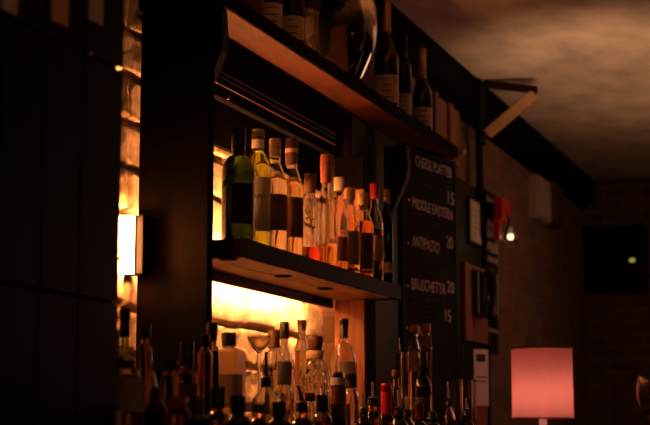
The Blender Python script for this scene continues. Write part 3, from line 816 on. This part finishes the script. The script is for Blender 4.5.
# timber post and bracket
px0, px1 = atY(481, 200, 1.57).x, atY(489, 110, 1.57).x
o = box('timber_post', 6.305, 6.385, 1.610, 1.6245, 2.05, 2.565, 'black_wood', bev=.003)
tag(o, 'black timber post face rising to the ceiling beam behind the wooden bracket', 'post')
def bracket():
    X = 6.30
    A, Bp, Cc, Dd = (atX(485, 84, X), atX(537, 90, X), atX(535, 95, X), atX(487.5, 134, X))
    root = thing('wooden_bracket', 'triangular wooden bracket reaching out from the post below the ceiling', 'bracket', (X, 1.6095, Dd.z))
    r0 = Vector(root.location)
    def bar(name, a, b, h, m):
        a, b = a-r0, b-r0; d = (b-a).normalized(); n = Vector((0, -d.z, d.y))*h/2
        poly = [((a+n).y, (a+n).z), ((b+n).y, (b+n).z), ((b-n).y, (b-n).z), ((a-n).y, (a-n).z)]
        bm = prism_bm(poly, 'x', -.02, .02)
        bmesh.ops.bevel(bm, geom=bm.edges[:], offset=.003, segments=2, affect='EDGES')
        new(name, bm, m, root)
    bar('top_arm', A, Bp, .03, 'dark_wood')
    bar('brace', Dd, Cc+Vector((0,0,.006)), .04, 'brace_wood')
    box('mounting_plate', -.05, .05, -.0215, -.0098, -.04, 2.745-Dd.z, 'black', root, bev=.001)
    c = Dd-r0
    lathe('bolt', [(0,-.006),(.012,-.006),(.012,.004),(0,.006)], 'steel', root, 12, loc=(c.x, c.y-.004, c.z))
bracket()

# red sconce with a small bulb on the brick
x0, x1, z0, z1 = on_clad(499, 512, 197, 219, 1.55)
t = thing('wall_sconce', 'red metal wall sconce with a small clear bulb on the brick wall', 'lamp', (x0, 1.55, z0))
w_, h_ = x1-x0, z1-z0
box('red_shade', 0, w_*.6, -.015, .02, 0, h_, 'red_enamel', t, bev=.004)
box('red_arm', 0, .04, .0, .03, -.09, 0, 'red_enamel', t, bev=.003)
box('wall_mount', .0, w_*.5, .021, .1145, h_*.2, h_*.7, 'black', t, bev=.003)
c = atX(510.5, 238, x0+.10)
bl = lathe('glass_globe', [(0,-.045),(.02,-.042),(.034,-.02),(.036,.0),(.028,.028),(.014,.05),(.013,.07),(0,.07)], 'clear_dim', t, 28, loc=(.10, c.y-1.55, c.z-z0+.01))
lathe('filament', [(0,-.012),(.008,-.008),(.010,0),(.008,.008),(0,.012)], 'sconce_bulb', bl, 16, loc=(0,0,-.005))
bm = bmesh.new(); tube_bm(bm, [(.10,c.y-1.55,c.z-z0+.08),(.09,-.01,h_*.3),(w_*.3,-.005,h_*.4)], .006, 8)
new('stem', bm, 'black', t, smooth=True)
# beige boxes on the brick wall
for (xa, xb, ya, yb, m, lab) in ((536.5, 548, 174, 217, 'beige', 'tall beige metal box on the brick wall, nearer the red sconce'),
                              (550, 560, 180, 222, 'cap_brown', 'dull brown metal box on the brick wall, farther from the red sconce')):
    x0, x1, z0, z1 = on_clad(xa, xb, ya, yb, 1.62)
    t = thing('electrical_box', lab, 'box', (x0, 1.60, z0), 0, None)
    box('housing', 0, x1-x0,   .012, .066, 0, z1-z0, m, t, bev=.004)
    box('cover', .01, x1-x0-.01, .002, .0115, .01, z1-z0-.01, m, t, bev=.003)
# dark screen on the far wall with its standby light
t = thing('wall_screen', 'large dark screen on the far brick wall with a tiny yellow light', 'screen', (9.1, .86, 1.98))
a = atX(566, 295, 9.05); b = atX(646, 224, 9.05)
box('housing', -.06, -.001, b.y-.86, a.y-.86, a.z-1.98, b.z-1.98, 'black', t, bev=.006)
c = atX(632, 260, 9.03)
lathe('standby_light', [(0,-.012),(.014,-.008),(.018,0),(.014,.008),(0,.012)], 'standby', t, 16, loc=(-.062, c.y-.86, c.z-1.98))
# dark shelf rail above the screen
o = box('wall_rail', 9.02, 9.099, -.6, 1.2, 2.42, 2.49, 'black_wood'); tag(o, 'dark wooden rail across the far brick wall above the screen', 'rail')

# ------------------------------------------------------------------ table lamp
LX, LY = atY(543, 420, 1.12).x, 1.12
p = Vector((LX, LY, 1.25)); D = depth(p)
t = thing('table_lamp', 'table lamp with glowing red drum shade on a white base', 'lamp', (LX, LY, CZ))
RS = 30.5/F*D; zb_, zt2 = atY(543, 419, LY).z-CZ, atY(543, 348.5, LY).z-CZ
bm = bmesh.new()
lathe_bm([(RS, zb_),(RS,zt2),(RS-.0012,zt2),(RS-.0012,zb_),(RS,zb_)], 64, bm)
sh = new('lamp_shade', bm, 'shade', t, smooth=True)
bm = bmesh.new()
for z in (zb_+.002, zt2-.002):
    pts = [(RS*math.cos(2*PI*k/48), RS*math.sin(2*PI*k/48), z) for k in range(49)]
    tube_bm(bm, pts, .0028, 8, False)
new('shade_rim', bm, 'cap_red', sh, smooth=True)
lathe('lamp_base', [(0,0),(.06,0),(.062,.01),(.03,.025),(.022,.05),(.034,.10),(.030,.14),(.016,.175),(.014,zb_+.005),(0,zb_+.005)], 'ceramic', t, 36)
lathe('socket', [(0,zb_+.005),(.014,zb_+.005),(.014,zb_+.045),(0,zb_+.045)], 'steel', t, 20)
lathe('bulb', [(0,zb_+.046),(.012,zb_+.047),(.016,zb_+.058),(.028,zb_+.085),(.026,zb_+.105),(.014,zb_+.118),(0,zb_+.12)], 'bulb', t, 24)
bm = bmesh.new()
for k in range(3):
    a = 2*PI*k/3+.4
    tube_bm(bm, [(.0145*math.cos(a),.0145*math.sin(a),zb_+.03),((RS-.002)*math.cos(a),(RS-.002)*math.sin(a),zb_+.012)], .0016, 6)
new('shade_spider', bm, 'steel', t, smooth=True)

# wine glass at the lower right, on the front bar
t = thing('bar_top', 'dark wooden front bar below the lower right wine glass', 'counter', (0,0,0))
box('slab', 2.6, 5.6, -.9, .62, .96, 1.0, 'dark_wood', t); box('bar_front', 2.65, 5.55, .35, .55, 0, .96, 'black_wood', t)
def wineglass():
    q = EYE + ray(664, 400)*3.6
    px = 3.6/F
    root = thing('wine_glass', 'red lit tulip wine glass at the lower right edge', 'glass', (q.x, q.y, 1.0))
    zz = lambda y: (EYE+ray(664, y)*3.6).z-1.0
    outer = [(0,0),(.034,0),(.034,.002),(.006,.008),(.004,.03),(.004,zz(446)),(8*px,zz(440)),(17*px,zz(426)),(24*px,zz(408)),(27*px,zz(394)),(26.5*px,zz(384)),(25*px,zz(376))]
    inner = [(r-.0014, z) for r, z in outer[6:]][::-1]
    lathe('glass_bowl', outer+inner+[(0,zz(439))], 'clear', root, 48)
    lathe('wine', [(0,zz(438.5)),(7.5*px,zz(438.5)),(16.6*px,zz(426)),(23.6*px,zz(409)),(0,zz(409))], 'amber', root, 48)
wineglass()

# ------------------------------------------------------------------ lights
def light(name, kind, loc, power, color, size=.05, spot=None, blend=.5, aim=None):
    d = bpy.data.lights.new(name, kind); d.energy = power; d.color = color
    if kind in ('POINT', 'SPOT'): d.shadow_soft_size = size
    if kind == 'SPOT': d.spot_size = spot; d.spot_blend = blend
    o = bpy.data.objects.new(name, d); COL.objects.link(o); o.location = loc
    if aim is not None: o.rotation_euler = (Vector(aim)-Vector(loc)).to_track_quat('-Z', 'Y').to_euler()
    return o
light('ceiling_pool_spot', 'SPOT', (5.1, .95, 1.62), 52, (1,.57,.31), .25, math.radians(54), .45, (6.1, .97, 2.75))  # unseen spot in mid-air, shaped to give the ceiling its pool of light
light('cornice_fill', 'SPOT', (3.60, 1.30, 1.40), 1.0, (1,.30,.085), .03, math.radians(56), .9, (3.78, 1.57, 2.27))  # added spot, no fixture: warms the top shelf's underside
light('cornice_fill', 'SPOT', (5.0, 1.28, 1.50), 1.7, (1,.13,.045), .03, math.radians(70), .8, (4.95, 1.55, 2.27))  # added red spot for the shelf's right end, spilling onto the ceiling
light('front_fill', 'POINT', (2.6, -1.4, 2.2), 2, (1,.55,.30), .05)  # unseen point lights added for frontal fill and glints on the glass
light('front_fill', 'POINT', (1.2, -.7, 2.1), 1.4, (1,.60,.34), .03)
light('front_fill', 'POINT', (.6, .2, 1.9), 1.4, (1,.66,.42), .02)
light('brick_fill', 'POINT', (7.0, .5, 2.1), 8, (1,.48,.24), .4)  # unseen light added to brighten the brick walls
light('red_fill', 'POINT', (5.75, .8, 1.6), 3, (1,.32,.24), .08)  # red light added to tint the menu sheet and nearby glass
w = bpy.data.worlds.new('World'); S.world = w; w.use_nodes = True
w.node_tree.nodes['Background'].inputs[0].default_value = (.02,.012,.008,1)
w.node_tree.nodes['Background'].inputs[1].default_value = .02

S.view_settings.view_transform = 'Standard'; S.view_settings.look = 'None'
S.view_settings.gamma = 1; S.view_settings.use_curve_mapping = False
S.view_settings.exposure = 0
c = S.cycles
c.max_bounces = 16; c.transmission_bounces = 14; c.glossy_bounces = 6; c.diffuse_bounces = 4; c.transparent_max_bounces = 12
c.sample_clamp_indirect = 4
c.use_denoising = True
